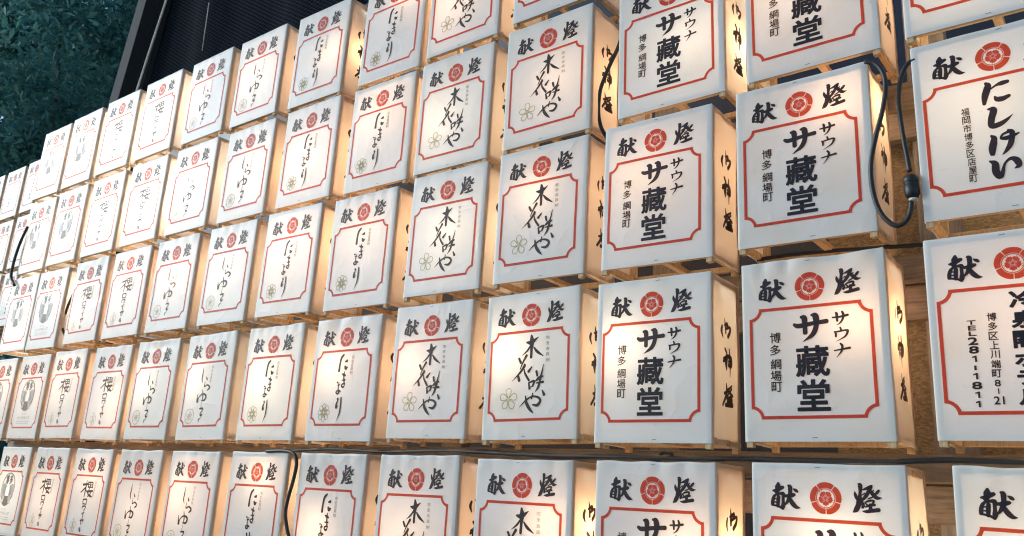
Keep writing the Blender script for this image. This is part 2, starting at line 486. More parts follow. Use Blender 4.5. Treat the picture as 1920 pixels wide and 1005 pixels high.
# ---------------------------------------------------------------- printed designs (millimetres on a 300 x 386.8 front)
G = {
 'head': [[[54.8,347.3,3.82],[54.1,340.2,8.58],[53.0,332.7,6.67],[49.1,329.3,4.29]],[[43.4,331.9,2.68],[50.1,332.8,5.25],[57.9,336.9,6.18],[64.6,339.5,4.55]],[[53.8,327.8,2.38],[46.0,321.0,4.29],[42.9,312.8,5.24],[42.2,304.3,4.94]],[[48.0,322.9,1.9],[56.6,326.4,3.61],[64.2,326.8,5.2],[66.9,323.5,2.83]],[[64.3,325.7,4.72],[64.2,312.4,4.52],[64.0,304.0,6.39],[62.9,297.5,4.22]],[[54.8,321.0,5.22],[53.8,311.6,5.49],[53.1,301.3,4.53]],[[44.0,316.5,1.91],[56.3,316.1,2.27]],[[44.3,309.6,1.9],[56.2,309.5,2.27]],[[42.7,303.8,2.66],[55.0,301.6,3.21],[62.9,297.5,3.75]],[[66.0,322.7,3.77],[74.4,322.7,5.16],[81.9,324.6,6.08],[87.5,325.9,4.48]],[[75.5,342.9,3.77],[78.7,340.2,6.4],[78.8,329.7,5.82],[76.6,318.6,6.18],[72.2,310.6,4.22],[66.8,304.6,1.88]],[[78.0,317.5,5.15],[83.3,308.5,6.7],[90.4,302.1,5.37],[98.2,300.9,0.92]],[[86.0,336.9,2.06],[90.6,334.0,4.85],[93.7,331.8,3.35]],[[205.0,337.0,0.92],[205.8,331.0,4.2],[208.1,324.4,4.42],[210.9,320.9,3.42]],[[212.1,351.5,2.3],[215.2,349.3,6.11],[215.6,340.9,5.18],[214.2,331.6,4.18],[212.9,320.7,7.59],[210.0,310.8,6.82],[205.5,302.7,6.45],[200.1,298.2,1.67]],[[216.6,318.7,4.16],[219.4,312.1,4.37],[217.9,307.7,3.77]],[[218.9,340.5,1.37],[226.0,342.9,3.64],[233.5,346.5,4.53],[236.7,348.9,3.02]],[[234.6,346.4,4.91],[229.7,336.4,4.98],[224.1,328.0,4.68],[218.4,321.6,3.4]],[[216.5,329.7,1.21],[223.0,334.3,1.82]],[[233.1,339.5,4.52],[239.2,331.7,5.62],[245.4,326.4,4.92],[254.2,327.1,0.59]],[[239.7,340.2,1.65],[235.9,337.6,1.96]],[[249.1,340.6,3.14],[245.4,336.2,4.19],[242.9,333.5,2.84]],[[227.5,323.7,0.9],[232.3,325.5,2.1],[238.3,328.3,1.95]],[[222.6,317.2,1.81],[230.6,320.6,3.0],[238.5,321.2,2.84],[237.7,317.0,2.99],[234.6,313.5,2.54]],[[223.1,316.4,2.11],[226.5,312.8,2.55]],[[223.0,309.0,1.95],[231.6,311.9,3.29],[240.7,313.6,3.13]],[[232.0,313.8,4.12],[232.6,302.1,5.6]],[[217.5,301.0,1.2],[224.4,300.5,4.12],[233.9,302.3,4.92],[247.3,304.7,5.33]]],
 'crest': [145.3,321.6],
 'kono': [[[152.0,266.7,4.23],[154.5,251.4,9.83],[153.7,231.4,6.16],[153.4,208.3,5.58]],[[136.9,249.1,2.83],[153.4,248.0,8.42],[174.1,260.9,1.12]],[[151.4,241.6,2.81],[141.0,227.5,3.94],[124.1,215.0,0.85]],[[161.1,234.6,2.79],[172.4,222.5,5.55],[192.0,209.9,1.65]],[[114.2,208.2,4.54],[120.8,196.5,5.08]],[[139.0,214.6,5.62],[127.1,196.0,3.38],[119.3,179.1,1.97]],[[132.3,192.7,2.25],[133.2,186.9,5.61],[118.2,169.2,4.22],[92.9,147.8,0.57]],[[113.7,162.0,5.07],[117.7,149.9,6.18]],[[133.0,178.2,2.24],[136.0,166.9,4.19],[149.2,148.8,4.43]],[[157.5,184.0,2.22],[147.0,171.9,6.12]],[[172.2,171.2,4.96],[175.5,159.5,4.39]],[[194.0,187.6,1.37],[190.1,169.6,3.28],[185.8,154.0,4.92]],[[170.1,145.9,2.2],[181.2,153.1,6.57],[193.9,157.7,2.72]],[[148.6,142.7,3.32],[152.0,127.3,4.97]],[[150.1,143.1,2.77],[165.5,145.9,4.95],[161.7,133.4,3.85]],[[151.3,129.8,2.21],[162.9,134.1,2.2]],[[172.5,140.9,2.19],[194.4,142.6,4.89]],[[186.1,152.8,4.92],[179.6,131.2,4.91],[169.7,117.7,1.09]],[[192.2,121.4,2.71],[198.6,110.2,5.94]],[[121.4,81.3,0.83],[140.2,96.7,3.31],[159.9,106.7,3.29],[180.0,104.1,4.35],[187.1,94.6,5.14],[177.7,84.2,5.43],[163.2,86.0,2.73]],[[139.6,109.4,2.21],[144.2,90.4,6.06],[153.4,76.7,6.02],[165.0,65.2,2.18]],[[163.0,115.6,2.19],[159.8,101.9,3.84]]],
 'kono_t': [["完",204.1,257.0,11.7,9.4],["全",204.6,243.3,11.7,9.4],["会",205.1,228.5,11.6,9.4],["員",205.6,213.7,11.6,9.3],["制",206.1,198.5,11.6,9.3]],
 'kono_m': [84.5,102.8],
 'tama': [[[144.9,265.5,4.92],[135.1,255.7,6.15],[130.8,235.2,5.51],[129.9,214.9,6.7]],[[153.7,243.2,2.44],[163.1,245.4,6.69]],[[155.4,228.8,4.25],[160.8,222.4,7.86],[169.2,226.3,1.51]],[[145.6,205.1,2.42],[154.0,202.2,5.43],[162.6,199.4,3.6]],[[156.7,212.0,1.81],[155.2,203.4,3.62],[157.1,185.1,4.2],[161.5,171.3,3.58]],[[147.7,185.7,2.41],[163.2,185.9,3.29]],[[162.8,174.2,2.98],[150.6,173.1,3.59],[148.8,166.6,3.59],[157.5,163.6,4.17],[161.6,170.5,2.38]],[[126.7,180.0,3.62],[129.1,178.2,3.62]],[[134.8,177.5,3.01],[135.0,157.0,2.99],[139.4,146.3,4.17],[131.4,144.1,3.58],[127.1,149.7,3.59],[135.8,154.3,2.99],[145.6,150.7,4.17]],[[130.9,170.7,3.01],[140.5,171.7,2.4]],[[137.0,130.1,3.56],[139.1,124.8,5.33]],[[140.8,122.9,1.48],[135.3,113.9,5.32],[135.8,101.3,6.48],[141.8,107.0,1.47]],[[153.4,132.6,3.25],[154.7,111.9,4.7],[152.9,84.7,4.09],[140.9,58.7,0.58]]],
 'tama_t': [["完",188.5,255.8,12.0,10.8],["全",187.7,243.9,12.0,10.7],["会",187.6,231.9,11.9,10.7],["員",187.5,220.0,11.9,10.6],["制",187.5,207.6,11.9,10.6]],
 'tama_m': [78.6,86.9],
 'shira': [[[123.4,261.3,1.1],[122.4,240.6,4.39],[121.2,218.8,4.74],[128.8,204.8,1.45]],[[148.1,224.6,2.9],[155.0,215.3,5.41]],[[143.3,208.2,1.81],[144.2,190.0,3.61],[159.1,195.4,3.95],[172.8,190.8,4.65],[176.3,183.9,6.06],[165.0,175.7,3.58]],[[135.3,178.7,2.17],[142.6,155.5,4.66],[141.6,137.3,1.79]],[[105.5,162.7,2.18],[111.7,134.4,7.22],[116.9,151.0,3.25],[135.8,162.5,3.96],[155.2,160.5,5.37],[162.3,152.2,6.42],[155.1,140.4,5.71],[135.2,140.4,1.79]],[[141.0,134.1,1.43],[138.3,114.9,1.78]],[[131.0,109.8,2.86],[150.7,110.4,5.69],[148.5,99.8,3.2],[139.7,92.8,3.91],[145.1,86.1,7.09],[154.6,89.9,1.06]],[[146.8,78.6,1.06],[133.6,70.4,3.19],[137.0,61.9,0.71]]],
 'shira_t': [["完",180.5,259.5,10.5,10.2],["全",179.3,246.0,10.5,10.2],["会",178.4,233.0,10.5,10.1],["員",177.9,220.5,10.5,10.1],["制",177.3,208.6,10.5,10.1]],
 'shira_m': [72.5,84.7],
 'saku': [[[133.9,258.5,3.65],[133.1,226.5,5.86],[131.2,196.3,4.01]],[[108.3,242.6,6.4],[143.8,245.5,5.43]],[[128.9,230.4,5.42],[98.2,211.6,3.17]],[[135.8,223.3,2.7],[154.6,211.8,3.56]],[[148.3,254.7,4.08],[152.3,232.6,4.04]],[[165.9,255.4,4.05],[170.2,233.7,4.01]],[[184.5,253.0,4.03],[187.5,233.0,3.99]],[[147.7,253.1,3.62],[184.5,253.0,3.58]],[[148.9,244.0,2.71],[185.8,243.6,2.67]],[[151.3,235.1,3.59],[186.7,234.9,3.55]],[[149.8,217.2,5.8],[192.5,220.5,5.73]],[[164.4,230.8,4.46],[160.3,207.0,5.32],[191.4,198.3,5.24]],[[181.6,219.7,4.42],[174.4,206.5,4.41],[159.1,197.8,3.53]],[[127.9,186.0,4.0],[132.6,167.6,3.96]],[[128.2,185.4,4.0],[157.5,186.3,3.96],[158.1,167.0,3.93]],[[132.0,168.8,3.09],[157.6,168.2,3.06]],[[132.4,159.2,3.51],[132.7,149.6,3.5]],[[132.4,159.2,3.51],[156.6,160.1,3.92],[155.3,149.7,3.47],[144.8,141.9,1.74]],[[155.3,137.8,3.45],[134.8,128.7,2.17]],[[148.4,133.5,3.89],[150.1,114.9,3.43]],[[134.7,104.3,3.43],[159.4,107.8,3.84],[153.2,99.1,2.13]],[[141.8,110.9,3.43],[145.1,90.5,3.4]],[[138.3,76.1,3.39],[137.1,64.7,2.11]],[[145.3,77.2,3.81],[146.8,62.4,3.78],[153.6,69.5,1.68]]],
 'saku_t': [["完",207.1,252.9,11.4,11.5],["全",205.7,240.6,11.4,11.5],["会",204.3,228.3,11.4,11.4],["員",202.9,216.1,11.3,11.3],["制",201.5,204.0,11.3,11.3]],
 'saku_m': [80.9,81.3],
 'nishi': [[[131.3,267.5,4.05],[134.7,259.9,9.41],[128.5,240.9,9.4],[125.6,223.5,4.91]],[[133.3,249.2,1.79],[148.3,258.1,3.56],[158.4,260.3,7.08],[168.9,261.3,5.72]],[[144.6,235.2,2.66],[148.0,229.0,7.5],[157.4,227.5,7.9],[168.8,231.1,5.24]],[[130.6,211.4,2.66],[140.1,208.1,9.26],[135.0,189.1,9.24],[134.7,174.8,8.33],[148.6,175.8,7.84],[161.0,182.5,4.76],[171.4,191.1,0.65]],[[131.5,154.6,3.5],[135.7,147.0,8.27],[130.5,128.7,8.69],[131.2,115.2,4.76],[140.5,139.1,0.65]],[[146.8,145.6,3.46],[161.4,145.3,6.43],[177.4,150.4,2.55]],[[159.9,160.3,3.02],[166.6,154.3,6.86],[162.6,133.4,7.69],[155.2,120.7,5.56],[146.2,111.6,0.64]],[[163.6,157.4,4.73],[150.9,153.2,3.46],[147.8,145.4,3.46],[157.2,141.9,3.44]],[[123.9,103.5,2.17],[132.5,96.3,9.04],[132.9,79.9,9.86],[138.7,68.7,8.1],[143.8,77.6,5.54],[148.8,93.3,3.41],[159.2,101.8,5.1],[168.7,96.6,8.86],[171.5,85.6,7.56],[164.1,80.5,1.26]]],
 'nishi_t': [["福",91.3,215.3,14.7,16.5],["岡",91.8,197.5,14.6,16.4],["市",92.0,179.8,14.5,16.3],["博",92.7,161.4,14.4,16.2],["多",93.1,144.2,14.4,16.1],["区",93.6,126.3,14.3,16.0],["店",93.9,108.7,14.2,15.9],["屋",94.2,90.9,14.2,15.8],["町",94.1,73.9,14.1,15.8]],
 'rei': [],
 'rei_t': [["博",106.7,223.9,15.6,15.5],["多",107.0,206.3,15.5,15.4],["区",106.6,188.3,15.5,15.3],["上",106.8,171.2,15.4,15.3],["川",106.7,154.2,15.4,15.2],["端",106.5,136.5,15.3,15.1],["町",106.2,119.4,15.3,15.0],["8",106.3,101.9,9.8,12.4],["|",106.6,87.3,2.0,10.4],["21",106.2,71.0,16.9,14.8],["T",72.5,215.7,15.1,8.4],["E",72.9,205.3,13.7,8.9],["L",73.2,194.8,13.6,8.8],["2",72.7,180.6,17.2,14.5],["8",73.1,164.3,17.2,13.9],["1",73.3,147.6,11.7,13.3],["|",72.9,131.0,4.0,8.7],["1",72.6,115.7,11.7,13.2],["8",73.0,98.6,17.0,13.6],["1",73.3,81.7,11.6,13.0],["1",73.0,65.0,11.5,13.0],["冷",160.1,253.2,48.1,33.8],["泉",159.4,215.7,44.8,32.4],["閣",158.2,179.2,43.2,32.0],["ホ",157.0,143.2,41.3,27.7],["テ",155.7,110.0,36.8,26.4],["ル",154.3,76.0,35.4,29.1]],
 'zou': [[[113.7,241.6,5.39],[123.5,238.1,7.59],[154.4,241.8,6.58],[181.3,243.8,7.35]],[[128.3,256.9,4.47],[135.2,254.0,9.35],[135.9,237.1,7.53],[136.1,222.5,7.5]],[[149.7,259.5,3.1],[158.3,256.5,10.11],[159.8,237.4,8.3],[151.2,218.1,7.43],[130.6,204.4,0.88]],[[192.8,250.1,2.58],[207.9,250.5,3.41],[224.0,253.0,3.8]],[[200.4,259.6,3.44],[201.9,255.9,4.29],[202.2,242.0,3.2]],[[212.6,261.1,2.99],[214.8,254.7,4.25],[213.5,246.1,3.4],[208.3,238.2,2.55],[200.8,233.6,0.64]],[[207.2,228.5,2.54],[209.7,221.4,3.38]],[[195.5,220.7,2.13],[198.2,215.7,3.4],[197.9,209.9,2.97]],[[196.9,219.5,2.55],[218.8,221.8,2.94],[221.7,218.9,3.77],[216.0,209.0,2.73],[198.6,200.1,0.63]],[[193.5,181.4,2.11],[208.5,183.3,2.72],[224.5,185.3,3.73]],[[206.2,195.1,2.94],[209.6,190.1,3.77],[207.4,179.5,2.93],[197.3,167.3,0.63]]],
 'zou_t': [["藏",148.2,163.1,69.6,64.4],["堂",147.8,93.0,66.7,65.0],["博",72.5,216.8,24.3,23.6],["多",71.6,190.5,24.2,23.4],["綱",71.9,160.4,24.1,23.2],["場",71.5,135.8,24.0,23.0],["町",72.2,112.6,23.8,22.8]],
 'side': [[[60.7,270.6,4.8],[56.7,258.1,6.37],[63.1,243.7,2.39]],[[77.8,291.6,1.62],[80.5,275.8,5.27],[81.3,257.0,5.65]],[[74.3,274.0,3.23],[94.3,279.8,6.54],[89.7,271.0,4.07]],[[80.2,265.7,4.04],[106.8,274.3,4.94],[105.2,261.5,6.15],[93.5,249.3,6.5]],[[71.7,218.9,4.78],[80.0,210.0,5.59]],[[98.3,221.9,4.05],[99.4,193.0,6.44],[95.8,156.9,1.99]],[[65.0,194.6,5.53],[89.8,204.9,5.62]],[[79.8,202.7,8.78],[75.7,186.6,7.93],[77.8,171.1,3.17]],[[63.0,188.7,4.73],[73.5,193.4,3.97]],[[89.7,201.8,7.22],[107.8,202.2,5.68],[106.0,183.7,6.46],[87.3,182.8,6.39]],[[87.5,191.1,4.0],[107.5,194.3,4.05]],[[77.0,140.2,1.97],[80.2,123.7,5.1],[76.1,108.1,5.46],[61.2,89.3,4.62]],[[69.1,116.7,4.67],[86.2,122.5,3.94]],[[90.1,128.9,3.95],[106.4,137.9,3.2]],[[85.8,127.0,4.73],[98.4,118.5,5.15],[111.9,114.7,4.79]],[[105.0,130.9,3.99],[81.1,110.7,3.13]],[[82.2,106.4,4.7],[105.0,111.8,5.56]],[[85.0,99.2,5.48],[107.9,104.5,5.56]],[[94.4,107.9,6.31],[94.0,94.0,7.08]],[[76.9,91.4,6.23],[110.1,94.2,7.94]]],
}
W, H, DEP = .300, 0.3868, 0.1571


class Print:
    """flat ink shapes in (u, v) metres with one material index per face"""
    def __init__(s):
        s.v, s.f, s.m, s.k = [], [], [], 0

    def poly(s, pts, mi):
        b = len(s.v)
        s.k += 1
        e = (s.k % 40) * 1.2e-5
        s.v += [(x, y, e) for x, y in pts]
        s.f.append(list(range(b, b + len(pts))))
        s.m.append(mi)

    def stroke(s, P, mi, steps=5):
        P = smooth_path(P, steps)
        L, R_ = [], []
        k = len(P)
        dirs = []
        for i in range(k):
            t = P[min(i + 1, k - 1)][:2] - P[max(i - 1, 0)][:2]
            dirs.append(t / (np.linalg.norm(t) + 1e-9))
        for p, t in zip(P, dirs):
            nn = np.array([-t[1], t[0]]) * max(p[2], 2e-4) / 2
            L.append(p[:2] + nn)
            R_.append(p[:2] - nn)
        b = len(s.v)
        s.k += 1
        e = (s.k % 40) * 1.2e-5
        for a, c in zip(L, R_):
            s.v += [(a[0], a[1], e), (c[0], c[1], e)]
        for i in range(k - 1):
            s.f.append([b + 2 * i, b + 2 * i + 1, b + 2 * i + 3, b + 2 * i + 2])
            s.m.append(mi)
        for p, t, i, sg in ((P[0], dirs[0], 0, -1), (P[-1], dirs[-1], k - 1, 1)):     # round ends
            r = max(p[2], 2e-4) / 2
            nn = np.array([-t[1], t[0]])
            arc = [p[:2] + r * (nn * math.cos(a) + sg * t * .8 * math.sin(a)) for a in np.linspace(0, math.pi, 6)]
            s.poly(arc, mi)

    def strokes(s, S, mi, k=1.0):
        for st in S:
            s.stroke([(x * .001, y * .001, wd * .001 * k) for x, y, wd in st], mi)

    def ring(s, c, r0, r1, mi, a0=0, a1=2 * math.pi, n=40, lob=None):
        b = len(s.v)
        s.k += 1
        e = (s.k % 40) * 1.2e-5
        A = np.linspace(a0, a1, n + 1)
        for a in A:
            q1 = r1 * (lob(a) if lob else 1)
            s.v += [(c[0] + r0 * math.cos(a), c[1] + r0 * math.sin(a), e), (c[0] + q1 * math.cos(a), c[1] + q1 * math.sin(a), e)]
        for i in range(n):
            s.f.append([b + 2 * i, b + 2 * i + 1, b + 2 * i + 3, b + 2 * i + 2])
            s.m.append(mi)

    def char(s, ch, u, v, wd, ht, mi, bold=0.0):
        """one letter of the built-in font fitted to a box; bold thickens its outline (fraction of the em)"""
        V, F, B = glyph(ch)
        x0, x1, y0, y1 = V[:, 0].min() - bold, V[:, 0].max() + bold, V[:, 1].min() - bold, V[:, 1].max() + bold
        sx, sy = wd / max(x1 - x0, 1e-6), ht / max(y1 - y0, 1e-6)
        Q = np.stack([u + (V[:, 0] - (x0 + x1) / 2) * sx, v + (V[:, 1] - (y0 + y1) / 2) * sy], 1)
        b = len(s.v)
        s.k += 1
        e = (s.k % 40) * 1.2e-5
        s.v += [(x, y, e) for x, y in Q]
        for f in F:
            s.f.append([b + i for i in f])
            s.m.append(mi)
        if bold:
            r = bold * (sx + sy) / 2
            for i, j in B:
                t = Q[j] - Q[i]
                t = t / (np.linalg.norm(t) + 1e-9)
                nn = np.array([-t[1], t[0]]) * r
                a, c = Q[i] - t * r * .45, Q[j] + t * r * .45
                s.poly([a - nn, c - nn, c + t * r * .4, c + nn, a + nn, a - t * r * .4], mi)

    def chars(s, L, mi, bold=0.0, k=1.0):
        for ch, u, v, wd, ht in L:
            if ch == '1':                                # wide numeral: flag and stem
                x, y, a, c = u * .001, v * .001, wd * .0005, ht * .0005
                s.poly([(x - a * .02, y - c * .9), (x + a * .58, y - c * .9), (x + a * .58, y + c * .9), (x + a * .2, y + c * .9), (x - a * .75, y + c * .62), (x - a * .75, y + c * .22), (x - a * .02, y + c * .38)], mi)
                continue
            if ch == '|':
                s.poly([(u * .001 + a * wd * .0005, v * .001 + c * ht * .0005) for a, c in ((-1, -1), (1, -1), (1, 1), (-1, 1))], mi)
                continue
            s.char(ch, u * .001, v * .001, wd * .001 * k, ht * .001 * k, mi, bold)

    def arrays(s):
        """triangulated and cut so that no edge is longer than 11 mm (the print follows the creases)"""
        bm = bmesh.new()
        vs_ = [bm.verts.new(p) for p in s.v]
        for f, mi in zip(s.f, s.m):
            try:
                fc = bm.faces.new([vs_[i] for i in f])
                fc.material_index = mi
            except ValueError:
                pass
        bmesh.ops.triangulate(bm, faces=bm.faces)
        for _ in range(4):
            long = [e for e in bm.edges if e.calc_length() > .011]
            if not long:
                break
            bmesh.ops.subdivide_edges(bm, edges=long, cuts=1)
            bmesh.ops.triangulate(bm, faces=[f for f in bm.faces if len(f.verts) > 3])
        for f in bm.faces:
            f.normal_update()
            if f.normal.z < 0:
                f.normal_flip()
        bm.verts.index_update()
        V = np.array([v.co[:] for v in bm.verts])
        F = [[v.index for v in f.verts] for f in bm.faces]
        mi = [f.material_index for f in bm.faces]
        bm.free()
        return V, F, mi


_glyphs = {}


def glyph(ch):
    if ch not in _glyphs:
        cu = bpy.data.curves.new('letter', 'FONT')
        cu.body = ch
        cu.size = 1
        cu.resolution_u = 3
        o = bpy.data.objects.new('letter', cu)
        col.objects.link(o)
        dg = bpy.context.evaluated_depsgraph_get()
        me = bpy.data.meshes.new_from_object(o.evaluated_get(dg))
        V = np.array([v.co[:2] for v in me.vertices])
        F = [list(p.vertices) for p in me.polygons]
        cnt = {}
        for f in F:
            for a, b in zip(f, f[1:] + f[:1]):
                k = (min(a, b), max(a, b))
                cnt[k] = cnt.get(k, 0) + 1
        bpy.data.objects.remove(o)
        bpy.data.curves.remove(cu)
        bpy.data.meshes.remove(me)
        _glyphs[ch] = (V, F, [k for k, n in cnt.items() if n == 1])
    return _glyphs[ch]


def p_crest():
    p = Print()
    c = (W / 2 - .001, .3215)
    R1 = .031
    gap = .030
    for k in range(5):                                  # five red lobes parted by thin white lines
        a = math.radians(-90 + 72 * k)
        lob = lambda t, a=a: 1 - .035 * abs(math.cos((t - a) * 2.5)) ** 10
        p.ring(c, R1 * .635, R1, 0, a + gap, a + math.radians(72) - gap, 12, lob)
    p.ring(c, R1 * .555, R1 * .61, 0, n=40)
    def flower(t):
        q = ((t - math.pi / 2) % math.radians(72)) / math.radians(72) * 2 - 1
        q = abs(q)
        return .78 + .22 * (q ** 2 * .9) ** 1.0 if q < .0 else 1 - .20 * abs(2 * abs(q - .0) - 1) ** 0 * (q ** 2.2) + .035 * math.cos(q * 9)
    p.ring(c, R1 * .0005, R1 * .455, 0, n=60, lob=flower)
    p2 = Print()
    for k in range(5):
        a = math.radians(90 + 72 * k)
        for da, r in ((0, .30), (.35, .22), (-.35, .22)):
            p2.stroke([(c[0] + R1 * .09 * math.cos(a + da), c[1] + R1 * .09 * math.sin(a + da), .0005),
                       (c[0] + R1 * r * math.cos(a + da), c[1] + R1 * r * math.sin(a + da), .0005)], 1, 2)
        b = a + math.radians(36)
        for s_ in (-1, 1):                              # small dark buds between the petals
            p2.ring((c[0] + R1 * .515 * math.cos(b + s_ * .13), c[1] + R1 * .515 * math.sin(b + s_ * .13)), 1e-5, .0009, 0, n=8)
    off = len(p.v)
    p.v += [(x, y, z + .0004) for x, y, z in p2.v]
    p.f += [[i + off for i in f] for f in p2.f]
    p.m += p2.m
    return p


def p_border():
    """red line frame with quarter-circle bites at its corners"""
    p = Print()
    x0, x1, y0, y1, r, t = .0165, .2725, .0455, .2822, .0218, .0068
    def outline(d):
        pts = []
        X0, X1, Y0, Y1 = x0 + d, x1 - d, y0 + d, y1 - d
        rr = r + (0 if d == 0 else 0)
        for cx, cy, a0 in ((x0, y0, 90), (x1, y0, 180), (x1, y1, 270), (x0, y1, 0)):
            for i in range(9):
                a = math.radians(a0 - 90 * i / 8)
                q = r + d
                x, y = cx + q * math.cos(a), cy + q * math.sin(a)
                pts.append((min(max(x, X0), X1), min(max(y, Y0), Y1)))
        return pts
    A, B = outline(0), outline(t)
    n = len(A)
    b = len(p.v)
    p.v += [(x, y, 0) for x, y in A] + [(x, y, 0) for x, y in B]
    for i in range(n):
        j = (i + 1) % n
        p.f.append([b + i, b + j, b + n + j, b + n + i])
        p.m.append(0)
    return p


def p_brush(strokes, kw):
    p = Print()
    p.strokes(strokes, 0, kw)
    return p


def petals(p, c, n, r, wd, line, mi, rot=90, inner=.0, skew=0):
    for k in range(n):
        a = math.radians(rot + 360 * k / n)
        pts = []
        for s_ in np.linspace(0, 1, 13):
            t = math.sin(math.pi * s_) ** .7 * (inner * 0 + 1)
            along = (1 - abs(2 * s_ - 1) ** 1.6) * (r - inner) + inner
            across = math.sin(2 * math.pi * s_) * -wd * (1 + skew * s_)
            pts.append((c[0] + along * math.cos(a) - across * math.sin(a), c[1] + along * math.sin(a) + across * math.cos(a), line))
        p.stroke(pts, mi, 2)


def design(name):
    """returns {part name: (Print, materials)}"""
    L, E, A, T = Print(), Print(), Print(), Print()
    em = [M['olive'], M['yellow']]
    if name == 'block':
        L.strokes(G['zou'], 0, 1.35)
        L.chars(G['zou_t'][:2], 0, .026)
        A.chars(G['zou_t'][2:], 0, .012, .95)
    elif name == 'petal':
        L.strokes(G['kono'], 0, 1.45)
        A.chars(G['kono_t'], 1)
        c = [x * .001 for x in G['kono_m']]
        petals(E, c, 5, .0285, .0088, .0016, 0, 90, .002)
        E.ring(c, 1e-5, .0060, 1, n=14, lob=lambda t: 1 - .35 * abs(math.cos(2.5 * (t - math.pi / 2))))
    elif name == 'chrys':
        L.strokes(G['tama'], 0, 1.5)
        A.chars(G['tama_t'], 1)
        c = [x * .001 for x in G['tama_m']]
        petals(E, c, 8, .0275, .0075, .0015, 0, 90, .006)
        petals(E, c, 8, .0165, .0036, .0012, 0, 112.5, .006)
        E.ring(c, .0048, .0058, 0, n=20)
    elif name == 'scallop':
        L.strokes(G['shira'], 0, 1.4)
        A.chars(G['shira_t'], 1)
        c = [x * .001 for x in G['shira_m']]
        E.ring(c, .0258, .0275, 0, n=60, lob=lambda t: 1)
        petals(E, c, 5, .0165, .0042, .0014, 0, 90, .002)
        for k in range(6):
            a = math.radians(30 + 60 * k)
            E.stroke([(c[0] + .0262 * math.cos(a), c[1] + .0262 * math.sin(a), .001), (c[0] + .0215 * math.cos(a), c[1] + .0215 * math.sin(a), .001)], 0, 2)
    elif name == 'cherry':
        L.strokes(G['saku'], 0, 1.5)
        A.chars(G['saku_t'], 1)
        c = [x * .001 for x in G['saku_m']]
        for dx, dy, r in ((-.013, .002, .0125), (.013, .004, .0125), (-.008, -.016, .008), (.008, -.016, .008), (0, .026, .0042)):
            E.ring((c[0] + dx, c[1] + dy), r - .0013, r, 0, n=24)
        E.stroke([(c[0] - .012, c[1] - .005, .001), (c[0], c[1] + .004, .001), (c[0] + .012, c[1] - .005, .001)], 0)
        E.stroke([(c[0], c[1] + .021, .0012), (c[0] - .001, c[1] - .018, .0012)], 0)
    elif name == 'oval':
        em = [M['grey'], M['pgrey']]
        c = (.1385, .205)
        E.ring(c, .0622, .067, 0, math.radians(-12), math.radians(192), 40)
        E.ring(c, .058, .0595, 1, math.radians(15), math.radians(165), 30)
        for s_ in (-1, 1):                              # a pair of wing-like shapes under two characters
            E.poly([(c[0] + s_ * x, c[1] + y) for x, y in ((.012, .010), (.036, .018), (.058, .016), (.060, -.010), (.052, -.040), (.028, -.046), (.016, -.030), (.020, -.010))], 1)
            for q in range(3):
                E.stroke([(c[0] + s_ * (.022 + .006 * q), c[1] + .010 - .002 * q, .002), (c[0] + s_ * (.026 + .0065 * q), c[1] - .036 + .004 * q, .0028)], 0)
            E.stroke([(c[0] + s_ * .063, c[1] - .014, .004), (c[0] + s_ * .058, c[1] - .036, .006), (c[0] + s_ * .044, c[1] - .050, .007)], 0)
            cc = (c[0] + s_ * .034, c[1] - .058)
            E.ring(cc, .0095, .0125, 0, n=20)
            E.ring(cc, .0030, .0050, 0, n=12)
        E.poly([(c[0] + x, c[1] + y) for x, y in ((-.020, -.036), (.020, -.036), (.022, -.060), (.028, -.074), (0, -.082), (-.028, -.074), (-.022, -.060))], 0)
        L.char('博', c[0] - .019, c[1] + .036, .029, .042, 0, .045)
        L.char('多', c[0] + .019, c[1] + .036, .029, .042, 0, .045)
        for i, ch in enumerate('株式会社'):
            L.char(ch, c[0] - .018 + .012 * i, .111, .009, .009, 1)
        for i, ch in enumerate('ハーツグループ'):
            L.char(ch, c[0] - .054 + .018 * i, .0935, .0145, .0145 if ch != 'ー' else .002, 0, .006)
        for r_ in range(2):
            for i in range(22):
                L.stroke([(c[0] - .062 + .0058 * i, .077 - .009 * r_, .0022), (c[0] - .0590 + .0058 * i, .0775 - .009 * r_, .0030)], 1, 2)
    elif name == 'brush':
        L.strokes(G['nishi'], 0, 1.35)
        A.chars(G['nishi_t'], 0, .014)
    elif name == 'hotel':
        A.chars(G['rei_t'][:10], 0, .02)
        T.chars(G['rei_t'][10:13], 0, .02)
        T.chars(G['rei_t'][13:21], 0, .03)
        L.chars(G['rei_t'][21:], 0, .042)
    elif name == 'names':
        rnd = random.Random(5)
        y = .258
        for k in range(7):                              # one column of brush characters between two thin ones
            x = .155 - .004 * k + rnd.uniform(-.004, .004)
            for _ in range(3):
                a = rnd.uniform(-.8, .8)
                L.stroke([(x - .010 * math.cos(a), y - .010 * math.sin(a) + rnd.uniform(-.007, .007), .003), (x + .009 * math.cos(a), y + .009 * math.sin(a) + rnd.uniform(-.007, .007), .005)], 0, 3)
            y -= .026 if k != 4 else .034
        for cx, y0, n in ((.10, .225, 11), (.065, .20, 9)):
            for k in range(n):
                L.stroke([(cx + rnd.uniform(-.003, .003), y0 - .0145 * k, .004), (cx + rnd.uniform(-.003, .004), y0 - .0145 * k - .008, .003)], 1, 2)
        L.stroke([(.19, .262, .003), (.186, .24, .003)], 1, 2)
    d = {}
    if L.v:
        d['lettering'] = (L, [M['black'] if name != 'oval' else M['grey'], M['grey'] if name != 'oval' else M['pgrey']])
    if A.v:
        d['small_lettering'] = (A, [M['black'], M['grey']])
    if T.v:
        d['telephone_number'] = (T, [M['black']])
    if E.v:
        d['flower_mark' if name != 'oval' else 'oval_mark'] = (E, em)
    return d


